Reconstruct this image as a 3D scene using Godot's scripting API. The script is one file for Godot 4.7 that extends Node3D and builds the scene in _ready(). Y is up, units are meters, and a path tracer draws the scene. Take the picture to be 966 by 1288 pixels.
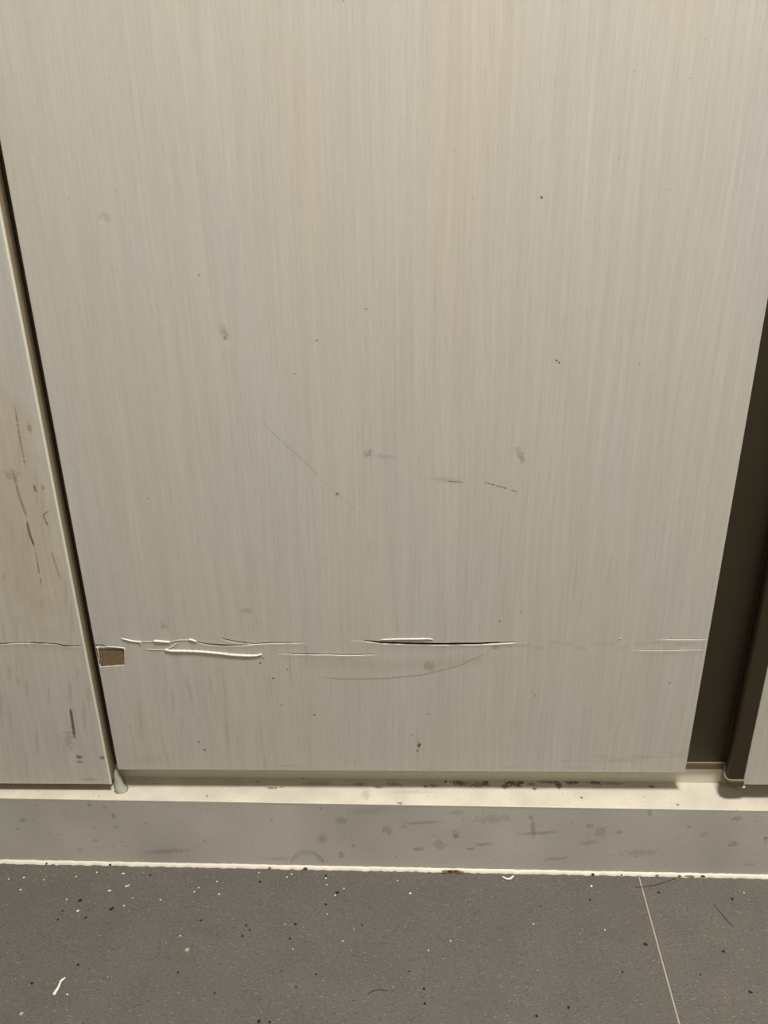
extends Node3D
# Damaged pale wood-grain cabinet doors over a white plinth and dark grey floor tiles.
# Metres, y up. The fronts of the doors stand near the plane z = 0, the room is at +z.

const CAM := Vector3(0, 0.687, 0.64)
const LEDGE_Y := 0.092
const SEAM := 0.87            # height at which the grain print of a door starts over
var cam_basis := Basis(Vector3(0.99961951, -0.01406076, -0.02373028), Vector3(0.00372007, 0.92118088, -0.38911688), Vector3(0.02733116, 0.38888055, 0.92088269))
var rng := RandomNumberGenerator.new()
var used := {}

# ------------------------------------------------------------------ helpers: tree
func numbered(n: String) -> String:
	if not used.has(n):
		used[n] = 0
		return n
	used[n] += 1
	return "%s_%03d" % [n, used[n]]

func tag(o: Node, label: String, category: String, group := "", kind := "") -> Node:
	o.set_meta("label", label)
	o.set_meta("category", category)
	if group != "": o.set_meta("group", group)
	if kind != "": o.set_meta("kind", kind)
	return o

func thing(called: String, at: Vector3) -> Node3D:
	var o := Node3D.new()
	o.name = numbered(called)
	add_child(o, true)
	o.position = at
	return o

func put(called: String, mesh: Mesh, mat: Material, parent: Node = null, at := Vector3.ZERO) -> MeshInstance3D:
	var o := MeshInstance3D.new()
	o.mesh = mesh
	if mat: o.material_override = mat
	o.cast_shadow = GeometryInstance3D.SHADOW_CASTING_SETTING_ON
	if parent == null:
		o.name = numbered(called)
		add_child(o, true)
	else:
		o.name = called
		parent.add_child(o, true)
	o.position = at
	return o

func struct(called: String, mesh: Mesh, mat: Material, label: String, category: String, at := Vector3.ZERO) -> MeshInstance3D:
	var o := put(called, mesh, mat, null, at)
	tag(o, label, category, "", "structure")
	return o

# ------------------------------------------------------------------ helpers: photograph pixel -> point on a plane
func ray(px: float, py: float) -> Vector3:
	return cam_basis * Vector3(px - 483.0, 644.0 - py, -968.0)
func on_z(px: float, py: float, z := 0.0) -> Vector3:
	var w := ray(px, py)
	return CAM + w * ((z - CAM.z) / w.z)
func on_y(px: float, py: float, y := 0.0) -> Vector3:
	var w := ray(px, py)
	return CAM + w * ((y - CAM.y) / w.y)

# ------------------------------------------------------------------ helpers: meshes
func quad(st: SurfaceTool, a: Vector3, b: Vector3, c: Vector3, d: Vector3, ua := Vector2.ZERO, ub := Vector2.ZERO, uc := Vector2.ZERO, ud := Vector2.ZERO) -> void:
	# a b c d run clockwise seen from the front
	for q in [[a, ua], [b, ub], [c, uc], [a, ua], [c, uc], [d, ud]]:
		st.set_uv(q[1])
		st.add_vertex(q[0])

func begin(smooth := false) -> SurfaceTool:
	var st := SurfaceTool.new()
	st.begin(Mesh.PRIMITIVE_TRIANGLES)
	st.set_smooth_group(0 if smooth else -1)
	return st

func finish(st: SurfaceTool) -> ArrayMesh:
	st.generate_normals()
	return st.commit()

func prism(poly: PackedVector2Array, y0: float, y1: float, c := 0.0) -> ArrayMesh:
	# upright prism over a convex outline in x,z; c chamfers the top and bottom rims
	var st := begin()
	var n := poly.size()
	var mid := Vector2.ZERO
	for p in poly: mid += p / n
	var area := 0.0
	for i in n: area += poly[i].cross(poly[(i + 1) % n])
	var pts := poly.duplicate()
	if area < 0: pts.reverse()
	var inn := PackedVector2Array()
	for p in pts: inn.append(p + (mid - p).normalized() * c * 1.414)
	var rings := [[inn, y0], [pts, y0 + c], [pts, y1 - c], [inn, y1]]
	for k in 3:
		for i in n:
			var j := (i + 1) % n
			var lo: PackedVector2Array = rings[k][0]
			var hi: PackedVector2Array = rings[k + 1][0]
			var ya: float = rings[k][1]
			var yb: float = rings[k + 1][1]
			var A := Vector3(lo[i].x, ya, lo[i].y)
			var B := Vector3(lo[j].x, ya, lo[j].y)
			var C := Vector3(hi[j].x, yb, hi[j].y)
			var D := Vector3(hi[i].x, yb, hi[i].y)
			if A.distance_to(D) < 1e-7: continue
			quad(st, A, B, C, D)
	for i in range(1, n - 1):
		for v in [inn[0], inn[i], inn[i + 1]]: st.add_vertex(Vector3(v.x, y1, v.y))
		for v in [inn[0], inn[i + 1], inn[i]]: st.add_vertex(Vector3(v.x, y0, v.y))
	return finish(st)

func block(x0: float, x1: float, y0: float, y1: float, z0: float, z1: float, c := 0.0) -> ArrayMesh:
	return prism(PackedVector2Array([Vector2(x0, z0), Vector2(x1, z0), Vector2(x1, z1), Vector2(x0, z1)]), y0, y1, c)

func tube(pts: Array, radii: Array, sides := 6, flat := 1.0, normal := Vector3(0, 0, 1)) -> ArrayMesh:
	# a swept strand with closed ends; flat squeezes it along normal
	var st := begin(true)
	var rings := []
	for i in pts.size():
		var a: Vector3 = pts[maxi(i - 1, 0)]
		var b: Vector3 = pts[mini(i + 1, pts.size() - 1)]
		var t := (b - a).normalized()
		var s := t.cross(normal).normalized()
		var ring := []
		for k in sides:
			var an := TAU * k / sides
			ring.append(pts[i] + (s * cos(an) + normal * sin(an) * flat) * float(radii[i]))
		rings.append(ring)
	for i in pts.size() - 1:
		for k in sides:
			var m := (k + 1) % sides
			quad(st, rings[i][k], rings[i][m], rings[i + 1][m], rings[i + 1][k])
	for k in sides:
		var m := (k + 1) % sides
		var first: Vector3 = pts[0]
		var last: Vector3 = pts[pts.size() - 1]
		for v in [first, rings[0][m], rings[0][k]]: st.add_vertex(v)
		for v in [last, rings[-1][k], rings[-1][m]]: st.add_vertex(v)
	return finish(st)

func sweep_profile(line: PackedVector2Array, thick: float, y0: float, y1: float) -> ArrayMesh:
	# sheet-metal section: line lies in x,z and is the face seen from the room (+z / -x), thickness behind it
	var st := begin()
	var back := PackedVector2Array()
	for i in line.size():
		var t := (line[mini(i + 1, line.size() - 1)] - line[maxi(i - 1, 0)]).normalized()
		back.append(line[i] + Vector2(t.y, -t.x) * thick)
	for i in line.size() - 1:
		var a := line[i]
		var b := line[i + 1]
		var c := back[i]
		var d := back[i + 1]
		quad(st, Vector3(a.x, y0, a.y), Vector3(a.x, y1, a.y), Vector3(b.x, y1, b.y), Vector3(b.x, y0, b.y))
		quad(st, Vector3(d.x, y0, d.y), Vector3(d.x, y1, d.y), Vector3(c.x, y1, c.y), Vector3(c.x, y0, c.y))
		quad(st, Vector3(a.x, y1, a.y), Vector3(c.x, y1, c.y), Vector3(d.x, y1, d.y), Vector3(b.x, y1, b.y))
		quad(st, Vector3(a.x, y0, a.y), Vector3(b.x, y0, b.y), Vector3(d.x, y0, d.y), Vector3(c.x, y0, c.y))
	for e in [0, line.size() - 1]:
		var a := line[e]
		var c := back[e]
		quad(st, Vector3(a.x, y0, a.y), Vector3(c.x, y0, c.y), Vector3(c.x, y1, c.y), Vector3(a.x, y1, a.y))
	return finish(st)

# ------------------------------------------------------------------ helpers: materials and prints
func paint(c: Color, rough := 0.6, metal := 0.0) -> StandardMaterial3D:
	var m := StandardMaterial3D.new()
	m.albedo_color = c
	m.roughness = rough
	m.metallic = metal
	return m

func rgb(r: float, g: float, b: float) -> Color:
	return Color(r / 255.0, g / 255.0, b / 255.0)

func printed(img: Image, rough: float) -> StandardMaterial3D:
	var m := StandardMaterial3D.new()
	img.generate_mipmaps()
	m.albedo_texture = ImageTexture.create_from_image(img)
	m.roughness = rough
	return m

func noise(seed_: int, feat: float, octaves := 1) -> FastNoiseLite:
	var n := FastNoiseLite.new()
	n.noise_type = FastNoiseLite.TYPE_SIMPLEX_SMOOTH
	n.seed = seed_
	n.frequency = 1.0 / feat
	n.fractal_type = FastNoiseLite.FRACTAL_NONE if octaves == 1 else FastNoiseLite.FRACTAL_FBM
	n.fractal_octaves = octaves
	return n

func streak(w: int, h: int, seed_: int, feat: float, stretch: float, octaves := 1) -> PackedByteArray:
	# noise drawn out along y by the factor stretch
	var hs := maxi(4, int(h / stretch))
	var im := noise(seed_, feat, octaves).get_image(w, hs, false, false, true)
	im.resize(w, h, Image.INTERPOLATE_CUBIC)
	return im.get_data()

func wood_print(w: int, h: int, seed_: int, cathedral: float) -> Image:
	# pale grey-beige ash laminate: drawn-out streaks, growth rings, a faint cathedral, broad warm patches
	var a := streak(w, h, seed_ + 1, 3.2, 45.0)
	var b := streak(w, h, seed_ + 2, 8.0, 70.0)
	var c := streak(w, h, seed_ + 3, 34.0, 22.0, 2)
	var d := streak(w, h, seed_ + 4, 240.0, 3.0)
	var t := streak(w, h, seed_ + 5, 2.6, 16.0)
	var wp := streak(w, h, seed_ + 6, 110.0, 6.0)
	var out := PackedByteArray()
	out.resize(w * h * 3)
	var i := 0
	var o := 0
	for y in h:
		var ym := float(y) / h
		for x in w:
			var warp := (wp[i] - 128) * 0.14
			var xs := x + warp
			var right := clampf((float(x) / w - 0.28) * 2.4, 0.12, 1.0)
			var ring := sin(xs * 0.33) + 0.6 * sin(xs * 0.83 + 1.3)
			var cx_ := xs - cathedral
			var arch := sin(sqrt(cx_ * cx_ + 420.0) * 0.19 + ym * 26.0)
			var am := clampf(1.0 - absf(cx_) / 260.0, 0.0, 1.0)
			var tick := maxf(0.0, float(t[i] - 176)) * 0.0022
			var l := 1.0 + (a[i] - 128) * 0.00011 + (b[i] - 128) * 0.00011 + (c[i] - 128) * 0.00014
			l += ring * 0.0075 * right * (0.35 + c[i] * 0.0045) + arch * am * 0.007 - tick * 0.30
			var warm := (d[i] - 128) * 0.00009
			out[o] = clampi(int((l + warm) * 207.0 + 0.5), 0, 255)
			out[o + 1] = clampi(int(l * 201.5 + 0.5), 0, 255)
			out[o + 2] = clampi(int((l - warm * 1.2) * 190.5 + 0.5), 0, 255)
			i += 1
			o += 3
	return Image.create_from_data(w, h, false, Image.FORMAT_RGB8, out)

func blot(img: Image, at: Vector2, r: Vector2, col: Color, alpha: float, tilt := 0.0, rough := 0.5) -> void:
	# a soft irregular stain
	var n := noise(int(at.x * 7 + at.y * 13), maxf(2.0, minf(r.x, r.y) * 0.9), 2)
	var big := maxf(r.x, r.y) * 1.35 + 1.0
	for y in range(maxi(0, int(at.y - big)), mini(img.get_height(), int(at.y + big) + 1)):
		for x in range(maxi(0, int(at.x - big)), mini(img.get_width(), int(at.x + big) + 1)):
			var q := (Vector2(x, y) - at).rotated(-tilt) / r
			var e := q.length() + n.get_noise_2d(x, y) * rough
			var k := clampf((1.0 - e) * 2.2, 0.0, 1.0) * alpha
			if k > 0.0: img.set_pixel(x, y, img.get_pixel(x, y).lerp(col, k))

func stroke(img: Image, pts: Array, wid: float, col: Color, alpha: float, gaps := 0.0) -> void:
	# a line of the given half width, tapered at its ends, optionally broken
	var total := 0.0
	for i in pts.size() - 1: total += pts[i].distance_to(pts[i + 1])
	var run := 0.0
	var n := noise(int(total * 3.0), 5.0)
	for i in pts.size() - 1:
		var a: Vector2 = pts[i]
		var b: Vector2 = pts[i + 1]
		var steps := maxi(1, int(a.distance_to(b) * 1.5))
		for s in steps:
			var p := a.lerp(b, float(s) / steps)
			var f := (run + a.distance_to(p)) / maxf(total, 0.001)
			var hw := maxf(0.55, wid * clampf(minf(f, 1.0 - f) * 8.0, 0.3, 1.0))
			if gaps > 0.0 and n.get_noise_1d(run + a.distance_to(p)) < gaps - 0.6: continue
			for y in range(int(p.y - hw - 1), int(p.y + hw + 2)):
				for x in range(int(p.x - hw - 1), int(p.x + hw + 2)):
					if x < 0 or y < 0 or x >= img.get_width() or y >= img.get_height(): continue
					var k := clampf(hw + 0.5 - Vector2(x, y).distance_to(p), 0.0, 1.0) * alpha * 0.75
					if k > 0.0: img.set_pixel(x, y, img.get_pixel(x, y).lerp(col, k))
		run += a.distance_to(b)

# ------------------------------------------------------------------ the doors
# cracks across the middle door: [points in the photograph, groove half width mm, groove depth mm, lower lip mm]
var CRACKS := [
	[[[458, 806], [480, 808.3], [520, 809.6], [560, 810], [600, 809.4], [648, 808]], 0.85, 2.0, 0.55],
	[[[246, 807.5], [262, 810], [282, 811.5], [306, 811.3], [322, 809.4], [345, 808.6], [386, 808.2]], 0.45, 1.1, 0.45],
	[[[277, 802.8], [290, 805.5], [304, 808], [318, 809.2]], 0.4, 1.0, 0.35],
	[[[350, 821], [362, 822], [380, 822.6], [400, 823], [440, 823.6], [474, 823.2]], 0.42, 1.1, 0.5],
	[[[115, 812], [124, 811.5], [132, 812.2]], 0.6, 1.2, 0.2],
	[[[794, 817.5], [820, 818], [850, 817.6], [888, 816]], 0.25, 0.5, 0.5],
	[[[826, 803.5], [850, 804], [889, 804.4]], 0.25, 0.4, 0.45],
]

func polyline_y(pts: Array, x: float) -> float:
	for i in pts.size() - 1:
		if x <= pts[i + 1].x:
			return lerpf(pts[i].y, pts[i + 1].y, clampf((x - pts[i].x) / (pts[i + 1].x - pts[i].x), 0, 1))
	return pts[-1].y

func door_mesh(x0: float, x1: float, y0: float, y1: float, zf: float, thick: float, tex_x: float, tex_w: float, face: Material, side: Material, cracks: Array, chip: PackedVector2Array) -> ArrayMesh:
	# a slab with a softly rounded front rim; its front is a height field where laminate has cracked
	var bev := 0.0009
	var mesh := ArrayMesh.new()
	var st := begin()
	var tex_h := SEAM - 0.1
	var uv := func(p: Vector3) -> Vector2:
		var v := (SEAM - p.y) / tex_h
		return Vector2((p.x - tex_x) / tex_w, absf(v))
	var xa := x0 + bev
	var xb := x1 - bev
	var ya := y0 + bev
	var yb := y1 - bev
	var levels := [ya, SEAM, yb]
	var band0 := 0.0
	var band1 := 0.0
	if not cracks.is_empty():
		band0 = 0.236
		band1 = 0.300
		levels = [ya, band0, band1, SEAM, yb]
	for k in levels.size() - 1:
		if band1 > 0 and k == 1: continue
		var lo: float = levels[k]
		var hi: float = levels[k + 1]
		var p := [Vector3(xa, lo, zf), Vector3(xa, hi, zf), Vector3(xb, hi, zf), Vector3(xb, lo, zf)]
		quad(st, p[0], p[1], p[2], p[3], uv.call(p[0]), uv.call(p[1]), uv.call(p[2]), uv.call(p[3]))
	# rounded rim in two facets
	for s in 2:
		var i0 := bev * (1.0 if s == 0 else 0.3)
		var i1 := bev * (0.3 if s == 0 else 0.0)
		var d0 := zf - bev * (0.0 if s == 0 else 0.3)
		var d1 := zf - bev * (0.3 if s == 0 else 1.0)
		var A := [Vector3(x0 + i0, y0 + i0, d0), Vector3(x0 + i0, y1 - i0, d0), Vector3(x1 - i0, y1 - i0, d0), Vector3(x1 - i0, y0 + i0, d0)]
		var B := [Vector3(x0 + i1, y0 + i1, d1), Vector3(x0 + i1, y1 - i1, d1), Vector3(x1 - i1, y1 - i1, d1), Vector3(x1 - i1, y0 + i1, d1)]
		for e in 4:
			var f := (e + 1) % 4
			quad(st, B[e], B[f], A[f], A[e], uv.call(B[e]), uv.call(B[f]), uv.call(A[f]), uv.call(A[e]))
	st.generate_normals()
	if not cracks.is_empty():
		var nx := 640
		var ny := 200
		var hgt := PackedFloat32Array()
		hgt.resize((nx + 1) * (ny + 1))
		var dx := (xb - xa) / nx
		var dy := (band1 - band0) / ny
		var wob := noise(77, 0.02)
		for cr in cracks:
			var pts: Array = cr[0]
			var hw: float = cr[1] * 0.001
			for i in range(maxi(0, int((pts[0].x - xa) / dx)), mini(nx, int((pts[-1].x - xa) / dx) + 1) + 1):
				var x := xa + i * dx
				var f: float = (x - pts[0].x) / (pts[-1].x - pts[0].x)
				if f <= 0.0 or f >= 1.0: continue
				var taper := sqrt(clampf(minf(f, 1.0 - f) * 5.0, 0.0, 1.0))
				var yc := polyline_y(pts, x) + wob.get_noise_1d(x) * 0.0003
				for j in range(maxi(1, int((yc - 0.012 - band0) / dy)), mini(ny - 1, int((yc + 0.008 - band0) / dy)) + 1):
					var q := (band0 + j * dy - yc) / hw
					var z := -float(cr[2]) * taper * clampf(1.35 - absf(q), 0.0, 1.0)
					if q < -0.6: z += float(cr[3]) * taper * clampf((-q - 0.6) * 2.5, 0, 1) * exp(-(-q - 0.6) * hw * 420.0)
					if q > 0.6: z += float(cr[3]) * 0.35 * taper * clampf((q - 0.6) * 2.5, 0, 1) * exp(-(q - 0.6) * hw * 600.0)
					hgt[j * (nx + 1) + i] += z * 0.001
		for j in range(1, ny):
			for i in nx + 1:
				if chip.size() > 0 and Geometry2D.is_point_in_polygon(Vector2(xa + i * dx, band0 + j * dy), chip):
					hgt[j * (nx + 1) + i] = -0.0010
		var V := PackedVector3Array()
		var U := PackedVector2Array()
		var N := PackedVector3Array()
		var I := PackedInt32Array()
		for j in ny + 1:
			for i in nx + 1:
				var k := j * (nx + 1) + i
				var p := Vector3(xa + i * dx, band0 + j * dy, zf + hgt[k])
				V.append(p)
				U.append(uv.call(p))
				var gx := (hgt[k + (1 if i < nx else 0)] - hgt[k - (1 if i > 0 else 0)]) / (2.0 * dx)
				var gy := (hgt[k + ((nx + 1) if j < ny else 0)] - hgt[k - ((nx + 1) if j > 0 else 0)]) / (2.0 * dy)
				N.append(Vector3(-gx, -gy, 1).normalized())
				if i < nx and j < ny:
					I.append_array([k, k + nx + 1, k + nx + 2, k, k + nx + 2, k + 1])
		var arr := []
		arr.resize(Mesh.ARRAY_MAX)
		arr[Mesh.ARRAY_VERTEX] = V
		arr[Mesh.ARRAY_NORMAL] = N
		arr[Mesh.ARRAY_TEX_UV] = U
		arr[Mesh.ARRAY_INDEX] = I
		var fm := ArrayMesh.new()
		fm.add_surface_from_arrays(Mesh.PRIMITIVE_TRIANGLES, arr)
		st.index()
		st.append_from(fm, 0, Transform3D.IDENTITY)
	st.commit(mesh)
	mesh.surface_set_material(0, face)
	# the slab behind the rim
	var z1 := zf - bev
	var z0 := zf - thick
	var sd := begin()
	quad(sd, Vector3(x1, y0, z1), Vector3(x1, y1, z1), Vector3(x1, y1, z0), Vector3(x1, y0, z0))
	quad(sd, Vector3(x0, y0, z0), Vector3(x0, y1, z0), Vector3(x0, y1, z1), Vector3(x0, y0, z1))
	quad(sd, Vector3(x0, y0, z0), Vector3(x0, y0, z1), Vector3(x1, y0, z1), Vector3(x1, y0, z0))
	quad(sd, Vector3(x0, y1, z1), Vector3(x0, y1, z0), Vector3(x1, y1, z0), Vector3(x1, y1, z1))
	quad(sd, Vector3(x1, y0, z0), Vector3(x1, y1, z0), Vector3(x0, y1, z0), Vector3(x0, y0, z0))
	sd.generate_normals()
	sd.commit(mesh)
	mesh.surface_set_material(1, side)
	return mesh

func strand(px: Array, z: float, r: Array, on_floor := false) -> Array:
	# photograph points -> a smooth 3D line lying on a door plane (or the floor)
	var cv := Curve3D.new()
	for i in px.size():
		var p := on_y(px[i][0], px[i][1], z) if on_floor else on_z(px[i][0], px[i][1], z)
		var a := on_y(px[maxi(i - 1, 0)][0], px[maxi(i - 1, 0)][1], z) if on_floor else on_z(px[maxi(i - 1, 0)][0], px[maxi(i - 1, 0)][1], z)
		var e := mini(i + 1, px.size() - 1)
		var b := on_y(px[e][0], px[e][1], z) if on_floor else on_z(px[e][0], px[e][1], z)
		cv.add_point(p, (a - b) / 6.0, (b - a) / 6.0)
	var n := px.size() * 5
	var pts := []
	var radii := []
	for i in n + 1:
		var f := float(i) / n
		pts.append(cv.sample_baked(cv.get_baked_length() * f, true))
		var q := f * (r.size() - 1)
		radii.append(lerpf(r[int(q)], r[mini(int(q) + 1, r.size() - 1)], q - int(q)) * (1.0 + 0.22 * sin(i * 2.3)))
	return [pts, radii]

# ------------------------------------------------------------------ small loose things
func flake_mesh(r: float, long: float, seed_: int) -> ArrayMesh:
	# a curled, ragged chip of paint
	rng.seed = seed_
	var n := 7
	var top := []
	for k in n:
		var an := TAU * k / n + rng.randf_range(-0.25, 0.25)
		var rr := r * rng.randf_range(0.6, 1.15)
		var x := cos(an) * rr * long
		top.append(Vector3(x, 0.0006 + 0.25 * x * x / maxf(r * long, 0.0001) * rng.randf_range(0.5, 1.5), sin(an) * rr))
	var st := begin()
	var mid := Vector3(0, 0.0009, 0)
	for k in n:
		var a: Vector3 = top[k]
		var b: Vector3 = top[(k + 1) % n]
		var a0 := Vector3(a.x, a.y - 0.0006, a.z)
		var b0 := Vector3(b.x, b.y - 0.0006, b.z)
		for v in [mid, a, b, Vector3(0, 0, 0), b0, a0, a, a0, b0, a, b0, b]: st.add_vertex(v)
	return finish(st)

func crumb_mesh(r: float, long: float, seed_: int) -> ArrayMesh:
	# an angular grain
	rng.seed = seed_
	var st := begin()
	var rings := []
	for j in 3:
		var ring := []
		for k in 6:
			var an := TAU * (k + 0.5 * j) / 6
			var rr: float = r * [0.75, 1.0, 0.6][j] * rng.randf_range(0.75, 1.2)
			ring.append(Vector3(cos(an) * rr * long, r * [0.0, 0.45, 1.0][j], sin(an) * rr))
		rings.append(ring)
	for j in 2:
		for k in 6:
			var m := (k + 1) % 6
			quad(st, rings[j][k], rings[j][m], rings[j + 1][m], rings[j + 1][k])
	for k in 6:
		var m := (k + 1) % 6
		for v in [Vector3(0, r * 1.15, 0), rings[2][k], rings[2][m]]: st.add_vertex(v)
		for v in [Vector3(0, 0, 0), rings[0][m], rings[0][k]]: st.add_vertex(v)
	return finish(st)

# ================================================================== the scene
func _ready() -> void:
	# ---- camera
	var cam := Camera3D.new()
	cam.name = "camera"
	cam.fov = rad_to_deg(2.0 * atan(644.0 / 968.0))
	cam.near = 0.01
	add_child(cam)
	cam.transform = Transform3D(cam_basis, CAM)
	cam.current = true
	# ---- environment and exposure
	var we := WorldEnvironment.new()
	we.name = "environment"
	var env := Environment.new()
	env.background_mode = Environment.BG_COLOR
	env.background_color = Color(0.02, 0.02, 0.02)
	env.tonemap_mode = Environment.TONE_MAPPER_LINEAR
	env.tonemap_exposure = 0.92
	env.sdfgi_enabled = true
	env.ssao_enabled = true
	env.ssil_enabled = true
	we.environment = env
	add_child(we)
	# ---- lights: two square ceiling panels
	var lamp_spots := [Vector3(0.28, 2.32, 0.53), Vector3(0.1, 2.32, 2.3)]
	var lamp_energy := [6.4, 1.2]
	var lamp_tint := Color(1.0, 0.982, 0.957)
	for i in 2:
		var l := AreaLight3D.new()
		l.name = "panel_light" if i == 0 else "panel_light_001"
		l.area_size = Vector2(0.36, 0.36)
		l.light_color = lamp_tint
		l.light_energy = lamp_energy[i]
		l.area_range = 8.0
		l.area_attenuation = 2.0
		l.shadow_enabled = true
		add_child(l, true)
		l.position = lamp_spots[i] + Vector3(0, -0.012, 0)
		l.rotation_degrees.x = -90.0

	build_room()
	build_plinth()
	build_cabinets()
	for i in 2: build_lamp(lamp_spots[i], i)
	build_debris()

# ------------------------------------------------------------------ room shell and floor
func build_room() -> void:
	var white := paint(rgb(190, 187, 180), 0.85)
	struct("wall_back", block(-2.1, 2.1, 0, 2.4, -0.72, -0.62), white, "plain off-white wall behind the row of cabinets", "wall")
	struct("wall_front", block(-2.1, 2.1, 0, 2.4, 3.2, 3.3), white, "plain off-white wall facing the cabinets", "wall")
	struct("wall_left", block(-2.2, -2.1, 0, 2.4, -0.72, 3.3), white, "plain off-white wall at the left end of the cabinets", "wall")
	struct("wall_right", block(2.1, 2.2, 0, 2.4, -0.72, 3.3), white, "plain off-white wall at the right end of the cabinets", "wall")
	struct("ceiling", block(-2.2, 2.2, 2.4, 2.5, -0.72, 3.3), white, "flat white ceiling with square light panels", "ceiling")

	# grout bed, with tiles laid in it (joint about 2.5 mm, tiles proud of it)
	var grout := paint(rgb(160, 153, 138), 0.9)
	var fl := struct("floor", block(-2.2, 2.2, -0.1, -0.0009, -0.72, 3.3), grout, "floor of large dark grey tiles with pale grout joints", "floor")
	var print_ := tile_print()
	# the joint seen right of centre leans a little; tile edges follow it
	var j0 := on_y(805, 1106)
	var j1 := on_y(855, 1288)
	var along := Vector2(j1.x - j0.x, j1.z - j0.z).normalized()
	var across := Vector2(-along.y, along.x)
	if across.x < 0: across = -across
	var o := Vector2(j0.x, j0.z)
	var mats := []
	for i in 3:
		var m := printed(print_, 0.62)
		m.albedo_color = Color(1, 1, 1).darkened([0.0, 0.05, 0.03][i])
		m.metallic_specular = 0.35
		mats.append(m)
	var half := 0.0009
	for col in range(-3, 2):
		for row in range(-1, 4):
			var a := o + across * (col * 0.8 + half) + along * (row * 0.8 - 0.12 + half)
			var b := a + across * (0.8 - half * 2)
			var c := b + along * (0.8 - half * 2)
			var d := a + along * (0.8 - half * 2)
			var q := PackedVector2Array([a, b, c, d])
			var clip := Geometry2D.intersect_polygons(q, PackedVector2Array([Vector2(-2.1, -0.03), Vector2(2.1, -0.03), Vector2(2.1, 3.2), Vector2(-2.1, 3.2)]))
			if clip.is_empty(): continue
			var me := prism(clip[0], -0.0088, 0.0, 0.0004)
			put("tile", planar_uv(me, 0.4), mats[absi(col * 2 + row) % 3], fl)

func planar_uv(me: ArrayMesh, size: float) -> ArrayMesh:
	var arr := me.surface_get_arrays(0)
	var v: PackedVector3Array = arr[Mesh.ARRAY_VERTEX]
	var uv := PackedVector2Array()
	for p in v: uv.append(Vector2(p.x + p.y, p.z) / size)
	arr[Mesh.ARRAY_TEX_UV] = uv
	var out := ArrayMesh.new()
	out.add_surface_from_arrays(Mesh.PRIMITIVE_TRIANGLES, arr)
	return out

func drawn_out(seed_: int, feat: float, w: int) -> PackedByteArray:
	# seamless noise, twice as long as it is deep
	var im := noise(seed_, feat, 2).get_seamless_image(w / 2, w, false, false, 0.1, true)
	im.resize(w, w, Image.INTERPOLATE_CUBIC)
	return im.get_data()

func tile_print() -> Image:
	# dark grey stoneware: cloudy tone, salt and pepper grain, short pale scratches
	var w := 1024
	var cloud := noise(5, 170, 3).get_seamless_image(w, w, false, false, 0.15, true).get_data()
	var fine := drawn_out(6, 3.0, w)
	var grain := drawn_out(9, 6.0, w)
	var out := PackedByteArray()
	out.resize(w * w * 3)
	for i in w * w:
		var l := 1.0 + (cloud[i] - 128) * 0.00025 + (fine[i] - 128) * 0.0006 + (grain[i] - 128) * 0.0006
		out[i * 3] = clampi(int(l * 98.5), 0, 255)
		out[i * 3 + 1] = clampi(int(l * 94.0), 0, 255)
		out[i * 3 + 2] = clampi(int(l * 87.5), 0, 255)
	var img := Image.create_from_data(w, w, false, Image.FORMAT_RGB8, out)
	rng.seed = 41
	for k in 15000:
		var x := rng.randi_range(0, w - 8)
		var y := rng.randi_range(0, w - 3)
		var dark := rng.randf() < 0.45
		var c := rgb(58, 54, 50) if dark else rgb(142, 136, 126)
		var n := rng.randi_range(1, 7)
		var al := pow(rng.randf(), 1.6) * 0.72 + 0.08
		for s in n: img.set_pixel(x + s, y, img.get_pixel(x + s, y).lerp(c, al))
		if rng.randf() < 0.4:
			for s in n: img.set_pixel(x + s, y + 1, img.get_pixel(x + s, y + 1).lerp(c, al * 0.8))
	return img

# ------------------------------------------------------------------ plinth: grey front board, cream ledge, rail, sealant
func front_z(x: float) -> float:      # the plinth stands slightly askew
	return 0.0174 + x * 0.0132
func back_z(x: float) -> float:
	return -0.0192 + x * 0.0068

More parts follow.
